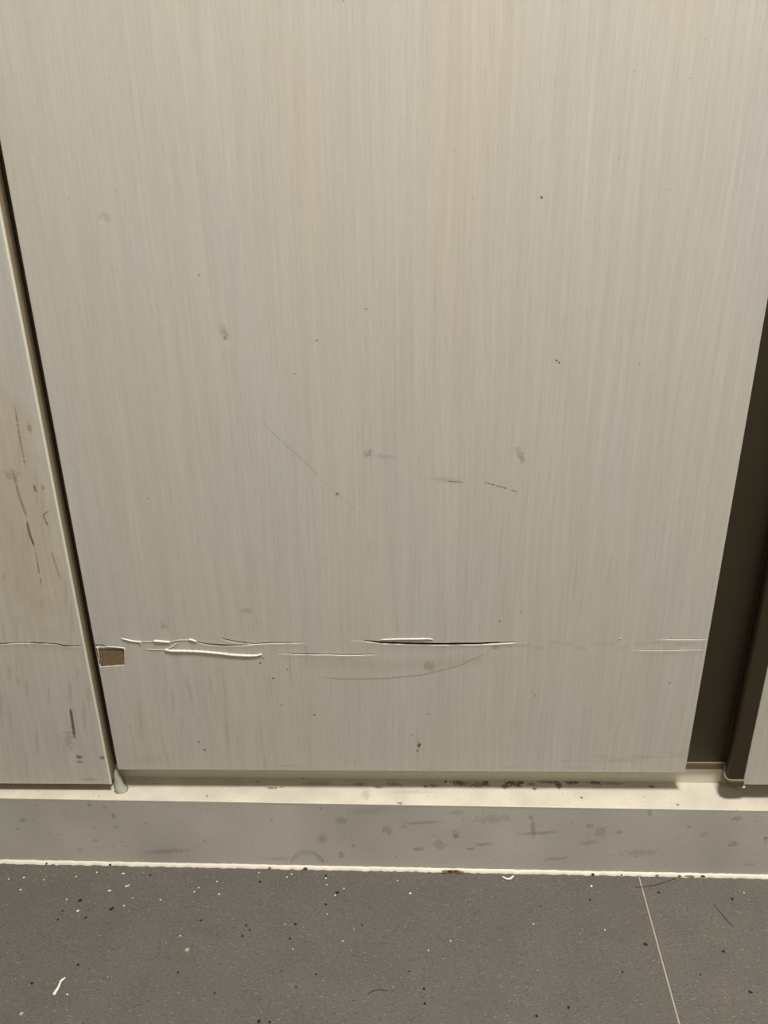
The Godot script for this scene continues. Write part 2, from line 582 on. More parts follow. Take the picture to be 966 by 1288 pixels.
func build_plinth() -> void:
	var pl := thing("cabinet_plinth", Vector3.ZERO)
	tag(pl, "long grey plinth with a cream top ledge under all the cabinets", "plinth")
	var xl := -0.95
	var xr := 1.0
	var board_top := LEDGE_Y - 0.0022
	# front board with its own print of smears
	var w := 1536
	var h := 160
	var bx0 := -0.47
	var bx1 := 0.42
	var img := Image.create(w, h, false, Image.FORMAT_RGB8)
	var cl := noise(21, 300, 3).get_image(w, h, false, false, true).get_data()
	var st2 := noise(22, 5.0, 2).get_image(w, h, false, false, true).get_data()
	for y in h:
		for x in w:
			var l := 1.0 + (cl[y * w + x] - 128) * 0.00045 + (st2[y * w + x] - 128) * 0.00025
			img.set_pixel(x, y, Color(0.785 * l, 0.77 * l, 0.73 * l))
	var dirt := rgb(112, 104, 90)
	var on_board := func(px: float, py: float) -> Vector2:
		var p := on_z(px, py, front_z((px - 483.0) * 0.00086))
		return Vector2((p.x - bx0) / (bx1 - bx0) * w, (board_top - p.y) / board_top * h)
	var sm := [[28, 1032, 6, 3, .4], [22, 1043, 3, 2, .3], [112, 1012, 3, 4, .35], [142, 1026, 3, 5, .4], [146, 1040, 4, 3, .3], [118, 1041, 3, 2, .25], [119, 1057, 4, 2, .3], [100, 1069, 3, 2, .3], [183, 1035, 2, 1.5, .5], [210, 1071, 34, 4, .28], [257, 1058, 2, 2, .4],
		[131, 1015, 3, 2, .3], [341, 1031, 2, 1.5, .5], [403, 1017, 2, 2, .5], [405, 1055, 7, 7, .3], [428, 1032, 9, 6, .3], [429, 1075, 4, 6, .35], [444, 1064, 3, 2, .4], [487, 1045, 7, 8, .28], [507, 1040, 4, 3, .25], [530, 1035, 26, 2.5, .3], [526, 1068, 8, 3, .35], [552, 1062, 9, 8, .26], [573, 1050, 5, 7, .3], [573, 1052, 3, 2, .6], [591, 1068, 5, 2, .45], [607, 1062, 13, 3, .32], [575, 1022, 10, 4, .22],
		[670, 1041, 4, 14, .36], [676, 1048, 26, 3, .3], [667, 1028, 3, 3, .45], [741, 1039, 6, 4, .32], [755, 1046, 8, 9, .22], [740, 1060, 12, 4, .2], [778, 1047, 6, 3, .3], [805, 1073, 24, 6, .2], [817, 1022, 3, 7, .35], [866, 1040, 3, 2, .45], [885, 1050, 7, 4, .2], [927, 1030, 8, 4, .34], [922, 1062, 7, 5, .3], [963, 1055, 3, 4, .5], [942, 1088, 8, 2, .3], [700, 1080, 18, 3, .25], [350, 1080, 20, 3, .18], [620, 1030, 24, 7, .16], [460, 1020, 30, 6, .12]]
	for s in sm: blot(img, on_board.call(s[0], s[1]), Vector2(s[2] * 1.5, s[3] * 1.7), dirt, s[4] * 0.85, -0.1, 0.6)
	rng.seed = 12
	for k in 260:
		blot(img, Vector2(rng.randf() * w, rng.randf() * h), Vector2(rng.randf_range(0.8, 3.5), rng.randf_range(0.7, 2.0)), dirt, rng.randf_range(0.08, 0.4), 0.0, 0.6)
	var mat := printed(img, 0.42)
	var st := begin()
	var uvf := func(x: float, y: float) -> Vector2: return Vector2((x - bx0) / (bx1 - bx0), (board_top - y) / board_top)
	var f0 := front_z(xl)
	var f1 := front_z(xr)
	quad(st, Vector3(xl, 0, f0), Vector3(xl, board_top, f0), Vector3(xr, board_top, f1), Vector3(xr, 0, f1), uvf.call(xl, 0), uvf.call(xl, board_top), uvf.call(xr, board_top), uvf.call(xr, 0))
	quad(st, Vector3(xr, 0, f1 - 0.016), Vector3(xr, board_top, f1 - 0.016), Vector3(xl, board_top, f0 - 0.016), Vector3(xl, 0, f0 - 0.016))
	quad(st, Vector3(xl, board_top, f0), Vector3(xl, board_top, f0 - 0.016), Vector3(xr, board_top, f1 - 0.016), Vector3(xr, board_top, f1))
	quad(st, Vector3(xl, 0, f0 - 0.016), Vector3(xl, board_top, f0 - 0.016), Vector3(xl, board_top, f0), Vector3(xl, 0, f0))
	quad(st, Vector3(xr, 0, f1), Vector3(xr, board_top, f1), Vector3(xr, board_top, f1 - 0.016), Vector3(xr, 0, f1 - 0.016))
	put("front_board", finish(st), mat, pl)

	# ledge: cream slab, soiled below the middle door
	var lw := 1536
	var lh := 80
	var ledge_depth := 0.045
	var li := Image.create(lw, lh, false, Image.FORMAT_RGB8)
	var ln := noise(31, 90, 3).get_image(lw, lh, false, false, true).get_data()
	var lf := noise(32, 4, 2).get_image(lw, lh, false, false, true).get_data()
	for y in lh:
		for x in lw:
			var l := 1.0 + (ln[y * lw + x] - 128) * 0.0004 + (lf[y * lw + x] - 128) * 0.00025
			li.set_pixel(x, y, Color(0.81 * l, 0.785 * l, 0.715 * l))
	var on_ledge := func(px: float, py: float) -> Vector2:
		var p := on_y(px, py, LEDGE_Y)
		return Vector2((p.x - bx0) / (bx1 - bx0) * lw, (p.z - front_z(p.x) + ledge_depth) / ledge_depth * lh)
	var soil := rgb(72, 62, 44)
	for s in [[643, 985, 9, 4, .75], [634, 989, 5, 3, .6], [652, 987, 4, 4, .6], [702, 987, 4, 6, .7], [718, 984, 9, 3, .6], [724, 984, 2, 2, .9], [748, 984, 8, 3, .7], [690, 983, 14, 3, .45], [672, 992, 3, 2, .7], [731, 1003, 1.5, 1.5, .9], [819, 989, 4, 2, .6], [770, 985, 14, 2.5, .35], [580, 985, 10, 4, .45], [560, 983, 2, 2, .9], [575, 984, 9, 3, .5], [535, 989, 2, 1.6, .9], [610, 985, 6, 3, .6], [612, 984, 1.6, 1.6, .9], [600, 987, 12, 4, .35], [545, 988, 6, 3, .4], [495, 986, 10, 3, .3], [476, 990, 6, 2, .45], [452, 986, 8, 3, .3], [460, 1000, 5, 9, .14], [340, 991, 5, 2, .5], [346, 991, 2, 1.5, .6], [354, 990, 1.5, 1, .8], [381, 979, 2, 1.2, .8], [260, 1001, 1.2, 1.2, .9], [324, 983, 1.5, 1.2, .7], [503, 1010, 4, 1.5, .6], [852, 1012, 2, 1.2, .8], [400, 985, 20, 3, .18], [520, 996, 25, 3, .10], [655, 984, 5, 2.5, .7], [668, 986, 6, 2, .5]]:
		blot(li, on_ledge.call(s[0], s[1]), Vector2(s[2] * 1.5, s[3] * 2.0), soil, s[4], 0.0, 0.8)
	for s in [[148, 985, 9, 8, .5], [100, 988, 40, 5, .35], [40, 989, 45, 4, .3]]:      # yellow-green seep at the left door's foot
		blot(li, on_ledge.call(s[0], s[1]), Vector2(s[2] * 1.6, s[3] * 1.8), rgb(168, 160, 104), s[4], 0.0, 0.5)
	rng.seed = 15
	for k in 120:
		blot(li, Vector2(rng.randf() * lw, rng.randf() * lh), Vector2(rng.randf_range(0.7, 2.2), rng.randf_range(0.6, 1.6)), soil, rng.randf_range(0.1, 0.5), 0.0, 0.6)
	var lm := printed(li, 0.5)
	var ls := begin()
	var n := 60
	var wob := noise(61, 0.03, 2)
	var lo := board_top + 0.0001
	for i in n:
		var xa := lerpf(xl, xr, float(i) / n)
		var xb := lerpf(xl, xr, float(i + 1) / n)
		var rows := []
		for x in [xa, xb]:
			var zf: float = front_z(x) + 0.0001 + wob.get_noise_1d(x) * 0.0002
			rows.append([Vector3(x, LEDGE_Y, back_z(x) - 0.03), Vector3(x, LEDGE_Y, zf - 0.0008), Vector3(x, LEDGE_Y - 0.0006, zf), Vector3(x, lo, zf)])
		for k in 3:
			var uvs := []
			for p in [rows[0][k + 1], rows[0][k], rows[1][k], rows[1][k + 1]]:
				uvs.append(Vector2((p.x - bx0) / (bx1 - bx0), (p.z - front_z(p.x) + ledge_depth) / ledge_depth))
			quad(ls, rows[0][k + 1], rows[0][k], rows[1][k], rows[1][k + 1], uvs[0], uvs[1], uvs[2], uvs[3])
		quad(ls, Vector3(xa, lo, rows[0][0].z), Vector3(xa, lo, rows[0][3].z), Vector3(xb, lo, rows[1][3].z), Vector3(xb, lo, rows[1][0].z))
	put("ledge", finish(ls), lm, pl)

	# rail behind the ledge, on which the carcasses stand
	var rail := prism(PackedVector2Array([Vector2(xl, back_z(xl)), Vector2(xr, back_z(xr)), Vector2(xr, back_z(xr) - 0.018), Vector2(xl, back_z(xl) - 0.018)]), LEDGE_Y + 0.0002, 0.1105)
	put("back_rail", rail, paint(rgb(212, 205, 188), 0.5), pl)
	put("base_deck", block(xl, xr, 0.0, 0.1105, -0.58, -0.06), paint(rgb(150, 145, 135), 0.8), pl)

	# sealant bead on the floor, slightly lumpy
	var bead := begin(true)
	var bn := noise(71, 0.009, 3)
	var bl := noise(72, 0.004, 2)
	var m := 520
	var prev := []
	for i in m + 1:
		var x := lerpf(-0.95, 1.0, float(i) / m)
		var fz := front_z(x)
		var hh := 0.0033 * (1.0 + bn.get_noise_1d(x) * 0.28)
		var ww := 0.0031 * (1.0 + bl.get_noise_1d(x) * 0.4)
		var ring := [Vector3(x, hh, fz), Vector3(x, hh * 0.86, fz + ww * 0.35), Vector3(x, hh * 0.5, fz + ww * 0.8), Vector3(x, 0.0002, fz + ww)]
		if i > 0:
			for k in 3: quad(bead, prev[k + 1], prev[k], ring[k], ring[k + 1])
		prev = ring
	var bead_mat := paint(rgb(226, 219, 202), 0.55)
	put("sealant_bead", finish(bead), bead_mat, pl)
	# grubby gaps where the bead has come away
	var gm := paint(rgb(140, 112, 78), 0.9)
	for g in [[339, 1092, 3.2], [384, 1091.5, 4.5], [577, 1096, 9.0], [566, 1097.5, 4.0], [746, 1099, 3.0], [827, 1101, 4.0], [867, 1104, 10.0], [855, 1103.5, 4.0], [884, 1104.5, 5.0], [58, 1086, 2.0], [138, 1087, 2.4], [782, 1100, 2.0]]:
		var p := on_z(g[0], g[1], front_z((g[0] - 483.0) * 0.00086) + 0.003)
		var len_: float = g[2] * 0.00043
		var c := crumb_mesh(0.0014, len_ / 0.0014 * 1.6, int(g[0]))
		put("soiled_patch", c, gm if int(g[0]) % 2 == 1 else paint(rgb(62, 52, 40), 0.9), pl, Vector3(p.x, 0.0008, front_z(p.x) + 0.0024))

# ------------------------------------------------------------------ cabinets
func build_cabinets() -> void:
	var carcass := paint(rgb(92, 80, 62), 0.7)
	var side := paint(rgb(164, 148, 120), 0.65)
	var underside := paint(rgb(190, 182, 166), 0.6)
	var white_core := paint(rgb(236, 230, 216), 0.6)
	var top := 2.1

	# ---------------- middle unit
	var mid := thing("kitchen_cabinet", Vector3(0, 0, 0))
	tag(mid, "middle cabinet whose pale wood-grain door is cracked right across near its foot", "cabinet")
	put("body", block(-0.309, 0.2905, 0.111, top, -0.58, -0.0195), carcass, mid)
	var x0 := -0.3062
	var x1 := 0.2907
	var w := 1280
	var h := 1664
	var img := wood_print(w, h, 100, 330.0)
	var tex_x := x0
	var tex_w := x1 - x0
	var tp := func(px: float, py: float) -> Vector2:
		var p := on_z(px, py, 0.0)
		return Vector2((p.x - tex_x) / tex_w * w, (SEAM - p.y) / (SEAM - 0.1) * h)
	mid_door_marks(img, tp)
	var face := printed(img, 0.5)
	face.metallic_specular = 0.4
	var cr := []
	for c in CRACKS:
		var pts := []
		for p in c[0]:
			var q := on_z(p[0], p[1], 0.0)
			pts.append(Vector2(q.x, q.y))
		cr.append([pts, c[1], c[2], c[3]])
	var chip := PackedVector2Array()
	for p in [[119, 815.5], [139, 815.8], [156.2, 816.2], [156, 836.3], [140, 837.6], [126.5, 838.8]]:
		var q := on_z(p[0], p[1], 0.0)
		chip.append(Vector2(q.x, q.y))
	var door := put("door", door_mesh(x0, x1, 0.1203, top - 0.003, 0.0, 0.018, tex_x, tex_w, face, underside, cr, chip), null, mid)
	# bare chipboard where a corner of laminate is missing
	put("bare_chipboard", chip_patch(chip), chipboard_mat(), door)
	# lifted strips and torn curls of white laminate
	var strips := [
		[[[208, 817], [214, 818.8], [232, 819.2], [252, 820], [275, 822], [292, 824], [312, 825], [324, 824.6], [329, 823]], [0.0013, 0.0015, 0.0013, 0.0014, 0.0015, 0.0014, 0.0014, 0.0010]],
		[[[152.5, 803.4], [158, 804.6], [166, 806.4], [176, 807.6]], [0.0004, 0.0009, 0.0009, 0.0010]],
		[[[176, 806.6], [177, 809], [176.6, 811.8]], [0.0009, 0.0007, 0.0005]],
		[[[194, 806.4], [204, 807.2], [213.6, 807.8]], [0.0014, 0.0013, 0.0012]],
		[[[237.5, 804.4], [242, 805.4], [247, 807.4]], [0.0009, 0.0012, 0.0008]],
		[[[209, 817], [213, 815.2], [218, 812.6], [222, 809]], [0.0004, 0.0003, 0.0005, 0.0003]],
		[[[479, 804.8], [500, 804.2], [524, 804.0], [540, 803.8], [544, 805.2]], [0.0004, 0.0008, 0.0008, 0.0010, 0.0006]],
		[[[133, 813.6], [146, 814.2], [156.5, 815.4]], [0.0003, 0.0004, 0.0006]],
		[[[156.4, 815.6], [157, 822], [156.6, 829]], [0.0006, 0.0004, 0.0003]],
		[[[122.5, 814.5], [123.4, 820], [125.4, 830]], [0.0007, 0.0004, 0.0002]],
		[[[177, 807.6], [186, 807.2], [194, 806.8]], [0.0003, 0.0003, 0.0003]],
		[[[214, 807.6], [224, 805.4], [238, 805.2]], [0.0003, 0.0003, 0.0003]],
		[[[184, 816.8], [196, 817.4], [208, 817.6]], [0.0002, 0.0003, 0.0003]],
		[[[779, 802.6], [780.6, 803.4]], [0.0005, 0.0004]],
	]
	for s in strips:
		var t := strand(s[0], 0.0003, s[1])
		put("lifted_laminate", tube(t[0], t[1], 7, 0.75), white_core, door)

	# ---------------- left unit
	var left := thing("kitchen_cabinet", Vector3(0, 0, 0))
	tag(left, "left cabinet with stained door and pale door edge beside the narrow dark gap", "cabinet")
	put("body", block(-0.93, -0.3115, 0.111, top, -0.58, -0.0195), carcass, left)
	var lz := 0.002
	var lx1 := -0.3152
	var lw := 1024
	var limg := wood_print(lw, h, 300, 420.0)
	var ltw := 0.6075
	var ltx := lx1 - ltw
	var lp := func(px: float, py: float) -> Vector2:
		var p := on_z(px, py, lz)
		return Vector2((p.x - ltx) / ltw * lw, (SEAM - p.y) / (SEAM - 0.1) * h)
	left_door_marks(limg, lp)
	var lface := printed(limg, 0.5)
	lface.metallic_specular = 0.4
	var lcr := []
	var lpts := []
	for p in [[-60, 810], [0, 809.4], [30, 808.6], [52, 808.8], [70, 809.8], [80, 812], [94, 812.4], [106, 812.2]]:
		var q := on_z(p[0], p[1], lz)
		lpts.append(Vector2(q.x, q.y))
	lcr.append([lpts, 0.4, 1.0, 0.4])
	var ldoor := put("door", door_mesh(-0.9225, lx1 - 0.0014, 0.1022, top - 0.003, lz, 0.018, ltx, ltw, lface, side, lcr, PackedVector2Array()), null, left)
	# pale edge band: rounded nose seen as a light line, tan-grey flank behind it
	var eb := begin()
	var prof := [Vector2(lx1 - 0.0014, lz - 0.0022), Vector2(lx1, lz - 0.0022), Vector2(lx1, lz - 0.0012), Vector2(lx1 - 0.0003, lz - 0.0004), Vector2(lx1 - 0.0009, lz), Vector2(lx1 - 0.0016, lz + 0.0001)]
	for i in prof.size() - 1:
		var a: Vector2 = prof[i]
		var b: Vector2 = prof[i + 1]
		quad(eb, Vector3(b.x, 0.1022, b.y), Vector3(b.x, top - 0.003, b.y), Vector3(a.x, top - 0.003, a.y), Vector3(a.x, 0.1022, a.y))
	var band := put("edge_band", finish(eb), paint(rgb(226, 226, 208), 0.4), ldoor)
	band.set_meta("label", "pale greenish edge band along the door side")

	# ---------------- right unit with metal handle profile
	var right := thing("kitchen_cabinet", Vector3(0, 0, 0))
	tag(right, "right cabinet with a bronze metal recessed handle channel along its door", "cabinet")
	put("body", block(0.351, 0.95, 0.111, top, -0.58, -0.0195), carcass, right)
	var rz := 0.010
	var rx0 := 0.3472
	var rimg := wood_print(256, h, 500, 500.0)
	var rface := printed(rimg, 0.5)
	rface.metallic_specular = 0.4
	put("door", door_mesh(rx0, 0.944, 0.1140, top - 0.003, rz, 0.018, rx0, 0.12, rface, side, [], PackedVector2Array()), null, right)
	var bronze := paint(rgb(80, 72, 56), 0.42, 0.6)
	var line := PackedVector2Array([Vector2(0.2915, -0.0185), Vector2(0.3372, -0.0185), Vector2(0.3388, -0.0178), Vector2(0.3394, -0.0160), Vector2(0.3386, -0.0115), Vector2(0.3364, -0.0065), Vector2(0.3340, -0.0020), Vector2(0.3328, 0.0020), Vector2(0.3325, 0.0050), Vector2(0.3330, 0.0066), Vector2(0.3342, 0.0074), Vector2(0.3470, 0.0074)])
	var hp := put("handle_channel", sweep_profile(line, -0.0012, 0.1195, top - 0.003), bronze, right)
	hp.set_meta("label", "dark bronze metal handle channel")
	var cap_line := PackedVector2Array()
	for i in line.size():
		var t := (line[mini(i + 1, line.size() - 1)] - line[maxi(i - 1, 0)]).normalized()
		cap_line.append(line[i] + Vector2(-t.y, t.x) * 0.0012)
	var cap_mat := paint(rgb(104, 92, 70), 0.45, 0.4)
	put("end_cap", sweep_profile(cap_line, -0.003, 0.1130, 0.1192), cap_mat, hp)
	var cap2 := PackedVector2Array()
	for i in line.size():
		var t := (line[mini(i + 1, line.size() - 1)] - line[maxi(i - 1, 0)]).normalized()
		cap2.append(line[i] + Vector2(-t.y, t.x) * 0.0005)
	put("end_cap_rim", sweep_profile(cap2, -0.002, 0.1190, 0.1199), paint(rgb(170, 158, 132), 0.35, 0.3), hp)
	var nub := SphereMesh.new()
	nub.radius = 0.0019
	nub.height = 0.0036
	nub.radial_segments = 12
	nub.rings = 6
	put("end_cap_peg", nub, paint(rgb(206, 198, 176), 0.4), hp, on_z(935, 989.5, 0.0088))

	# ---------------- clear silicone at the foot of the gap
	var blob := begin(true)
	rng.seed = 7
	# [height, half width x, half depth z, drift x, drift z]
	var section := [[0.0150, 0.0004, 0.0006, 0.0, -0.001], [0.0130, 0.0020, 0.0024, 0.0, -0.001], [0.0080, 0.0034, 0.0040, 0.0, 0.0], [0.0020, 0.0040, 0.0048, 0.0004, 0.0006], [-0.0040, 0.0044, 0.0054, 0.0010, 0.0016], [-0.0075, 0.0056, 0.0062, 0.0022, 0.0030], [-0.0092, 0.0064, 0.0064, 0.0030, 0.0030], [-0.0098, 0.0074, 0.0068, 0.0034, 0.0034], [-0.0099, 0.0004, 0.0004, 0.0042, 0.0046]]
	var rings := []
	for sec in section:
		var ring := []
		for k in 16:
			var an := TAU * k / 16
			var r := rng.randf_range(0.92, 1.08)
			ring.append(Vector3(cos(an) * r * sec[1] + sec[3], sec[0], sin(an) * r * sec[2] + sec[4]))
		rings.append(ring)
	for j in rings.size() - 1:
		for k in 16:
			var q := (k + 1) % 16
			quad(blob, rings[j + 1][k], rings[j + 1][q], rings[j][q], rings[j][k])
	var gel := StandardMaterial3D.new()
	gel.albedo_color = rgb(166, 168, 152)
	gel.roughness = 0.4
	var bo := put("silicone_blob", finish(blob), gel, null, Vector3(-0.3105, 0.1018, -0.0052))
	tag(bo, "cloudy bluish silicone blob at the foot of the gap between left and middle doors", "sealant")

func chip_patch(poly: PackedVector2Array) -> ArrayMesh:
	# rough bare board, a bumpy plate just below the laminate surface
	var st := begin()
	var n := noise(91, 0.0016, 2)
	var lo := poly[0]
	var hi := poly[0]
	for p in poly:
		lo = lo.min(p)
		hi = hi.max(p)
	lo.x = maxf(lo.x, -0.3062 + 0.0004)
	var nx := 30
	var ny := 22
	for j in ny:
		for i in nx:
			var q := []
			for o in [[0, 0], [0, 1], [1, 1], [1, 0]]:
				var p := Vector2(lerpf(lo.x, hi.x, float(i + o[0]) / nx), lerpf(lo.y, hi.y, float(j + o[1]) / ny))
				q.append(Vector3(p.x, p.y, -0.0005 + n.get_noise_2d(p.x, p.y) * 0.0003))
			var mid := Vector2((q[0].x + q[2].x) * 0.5, (q[0].y + q[2].y) * 0.5)
			if Geometry2D.is_point_in_polygon(mid, poly): quad(st, q[0], q[1], q[2], q[3])
	return finish(st)

func chipboard_mat() -> StandardMaterial3D:
	var w := 128
	var img := Image.create(w, w, false, Image.FORMAT_RGB8)
	var n := noise(95, 7, 3)
	for y in w:
		for x in w:
			var l := 1.0 + n.get_noise_2d(x * 0.6, y * 1.6) * 0.45
			img.set_pixel(x, y, Color(0.50 * l, 0.43 * l, 0.31 * l))
	var m := printed(img, 0.9)
	m.uv1_triplanar = true
	m.uv1_scale = Vector3(40, 40, 40)
	return m

func path(tp: Callable, pts: Array) -> Array:
	var out := []
	for p in pts: out.append(tp.call(p[0], p[1]))
	return out

func mid_door_marks(img: Image, tp: Callable) -> void:
	# exposed white core along the lower lips, brown board inside the splits
	var white := rgb(240, 236, 226)
	var board := rgb(70, 50, 34)
	for c in CRACKS:
		var low := []
		for p in c[0]: low.append([p[0], p[1] + 1.5])
		stroke(img, path(tp, low), 1.6, white, 0.85)
	stroke(img, path(tp, [[440, 805.6], [458, 806.2], [470, 807.4]]), 1.2, white, 0.8)
	stroke(img, path(tp, [[628, 808.4], [648, 808.6], [664, 808.4]]), 1.1, white, 0.6)
	stroke(img, path(tp, CRACKS[0][0].slice(0, 5) + [[628, 808.6]]), 1.7, board, 1.0)
	stroke(img, path(tp, [[247, 807.5], [262, 810], [282, 811.4], [304, 811.2]]), 0.9, rgb(58, 46, 36), 0.9)
	stroke(img, path(tp, [[322, 809], [345, 808], [366, 808]]), 0.7, rgb(74, 60, 46), 0.7)
	stroke(img, path(tp, [[280, 803.4], [290, 805.5], [300, 807.4], [312, 808.6]]), 0.8, rgb(66, 54, 42), 0.8)
	stroke(img, path(tp, [[366, 821.6], [384, 822], [400, 822.4]]), 1.0, rgb(60, 48, 38), 0.8)
	stroke(img, path(tp, [[115, 812], [124, 811.2], [132, 812.2]]), 1.2, rgb(60, 48, 38), 0.9)
	stroke(img, path(tp, [[826, 803.8], [888, 804.6], [889, 808], [889, 815]]), 0.8, white, 0.4)
	# dents, drips and scuffs
	var grey := rgb(122, 114, 100)
	var dark := rgb(52, 44, 34)
	blot(img, tp.call(540, 838), Vector2(15, 14), rgb(172, 150, 122), 0.55, 0.0, 0.5)
	stroke(img, path(tp, [[395, 851], [430, 854], [480, 853.5], [530, 849], [575, 838], [606, 824], [622, 815]]), 2.2, rgb(182, 172, 155), 0.3)
	for k in 9: blot(img, tp.call(410 + k * 24, 838 - absf(k - 3.0) * 1.6), Vector2(44, 18), rgb(180, 170, 153), 0.12, 0.0, 0.3)
	blot(img, tp.call(640, 812), Vector2(40, 5), rgb(172, 158, 136), 0.35)
	blot(img, tp.call(622, 814), Vector2(10, 6), rgb(158, 140, 112), 0.4)
	for k in 12: blot(img, tp.call(660 + k * 18, 811 + sin(k * 2.0) * 4), Vector2(16, 6), rgb(184, 170, 150), 0.22)
	blot(img, tp.call(527, 937), Vector2(4, 8), dark, 0.75, 0.2, 0.6)
	blot(img, tp.call(525, 944), Vector2(3, 4), dark, 0.5)
	blot(img, tp.call(518, 924), Vector2(4, 2.5), grey, 0.5)
	for d in [[343, 853, 2.4, .9], [354, 887, 2, .8], [395, 899, 2.6, .7], [681, 248, 2.6, .7], [460, 388, 1.8, .6], [327, 834, 3, .6], [331, 828, 2, .6], [361, 842, 2, .5], [250, 933, 2.6, .7], [257, 943, 3, .7], [628, 781, 2.4, .6], [673, 875, 2.2, .5], [842, 859, 2.4, .5], [655, 769, 2, .5], [700, 453, 2.2, .7], [703, 456, 2.4, .6], [424, 621, 4, .5], [186, 627, 2, .4], [398, 428, 2, .5], [250, 346, 2, .4], [370, 470, 1.8, .5], [539, 898, 2.4, .4]]:
		blot(img, tp.call(d[0], d[1]), Vector2(d[2], d[2]), dark, d[3], 0.0, 0.4)
	blot(img, tp.call(281, 417), Vector2(7, 12), rgb(150, 134, 110), 0.4, -0.4, 0.9)
	blot(img, tp.call(283, 425), Vector2(5, 4), rgb(120, 104, 82), 0.5, 0.0, 0.9)
	blot(img, tp.call(132, 272), Vector2(12, 8), rgb(170, 154, 130), 0.3, 0.3, 0.9)
	blot(img, tp.call(653, 571), Vector2(7, 20), rgb(160, 152, 134), 0.4, -0.4, 0.5)
	blot(img, tp.call(657, 577), Vector2(5, 9), rgb(152, 144, 128), 0.4, -0.5, 0.5)
	blot(img, tp.call(463, 570), Vector2(9, 8), rgb(142, 148, 148), 0.55, 0.0, 0.8)
	blot(img, tp.call(485, 574), Vector2(22, 5), rgb(164, 166, 164), 0.4, 0.1, 0.8)
	blot(img, tp.call(560, 603), Vector2(30, 6), rgb(160, 160, 160), 0.4, 0.1, 0.9)
	stroke(img, path(tp, [[562, 605], [583, 606.5]]), 1.0, grey, 0.5)
	blot(img, tp.call(310, 768), Vector2(14, 8), rgb(158, 144, 118), 0.4, 0.0, 0.8)
	blot(img, tp.call(205, 787), Vector2(12, 9), rgb(160, 148, 126), 0.35, 0.0, 0.8)
	stroke(img, path(tp, [[326, 525], [332, 531], [345, 546], [362, 562], [385, 582], [402, 600]]), 0.7, grey, 0.3, 0.2)
	stroke(img, path(tp, [[402, 600], [424, 621], [455, 648]]), 0.6, grey, 0.15, 0.2)
	stroke(img, path(tp, [[610, 606.5], [622, 610], [636, 614], [651, 619]]), 0.8, rgb(86, 78, 64), 0.8, 0.45)
	# long faint dirt runs near the foot and along left side
	rng.seed = 201
	for k in 60:
		var px := rng.randf_range(150, 860)
		var py := rng.randf_range(640, 960)
		blot(img, tp.call(px, py), Vector2(rng.randf_range(1.5, 4), rng.randf_range(15, 70)), rgb(168, 158, 140), rng.randf_range(0.06, 0.2), 0.0, 0.6)
	for k in 26:
		var px := rng.randf_range(160, 340)
		blot(img, tp.call(px, rng.randf_range(840, 965)), Vector2(rng.randf_range(1.5, 5), rng.randf_range(10, 60)), rgb(140, 132, 116), rng.randf_range(0.06, 0.22), rng.randf_range(-0.1, 0.1), 0.8)
	for k in 16:
		blot(img, tp.call(rng.randf_range(160, 860), rng.randf_range(945, 969)), Vector2(rng.randf_range(20, 60), rng.randf_range(3, 8)), rgb(160, 152, 136), 0.14, 0.0, 0.8)
	for k in 45:
		blot(img, tp.call(rng.randf_range(60, 900), rng.randf_range(0, 960)), Vector2(rng.randf_range(0.8, 1.6), rng.randf_range(0.8, 1.8)), dark, rng.randf_range(0.1, 0.4), 0.0, 0.3)

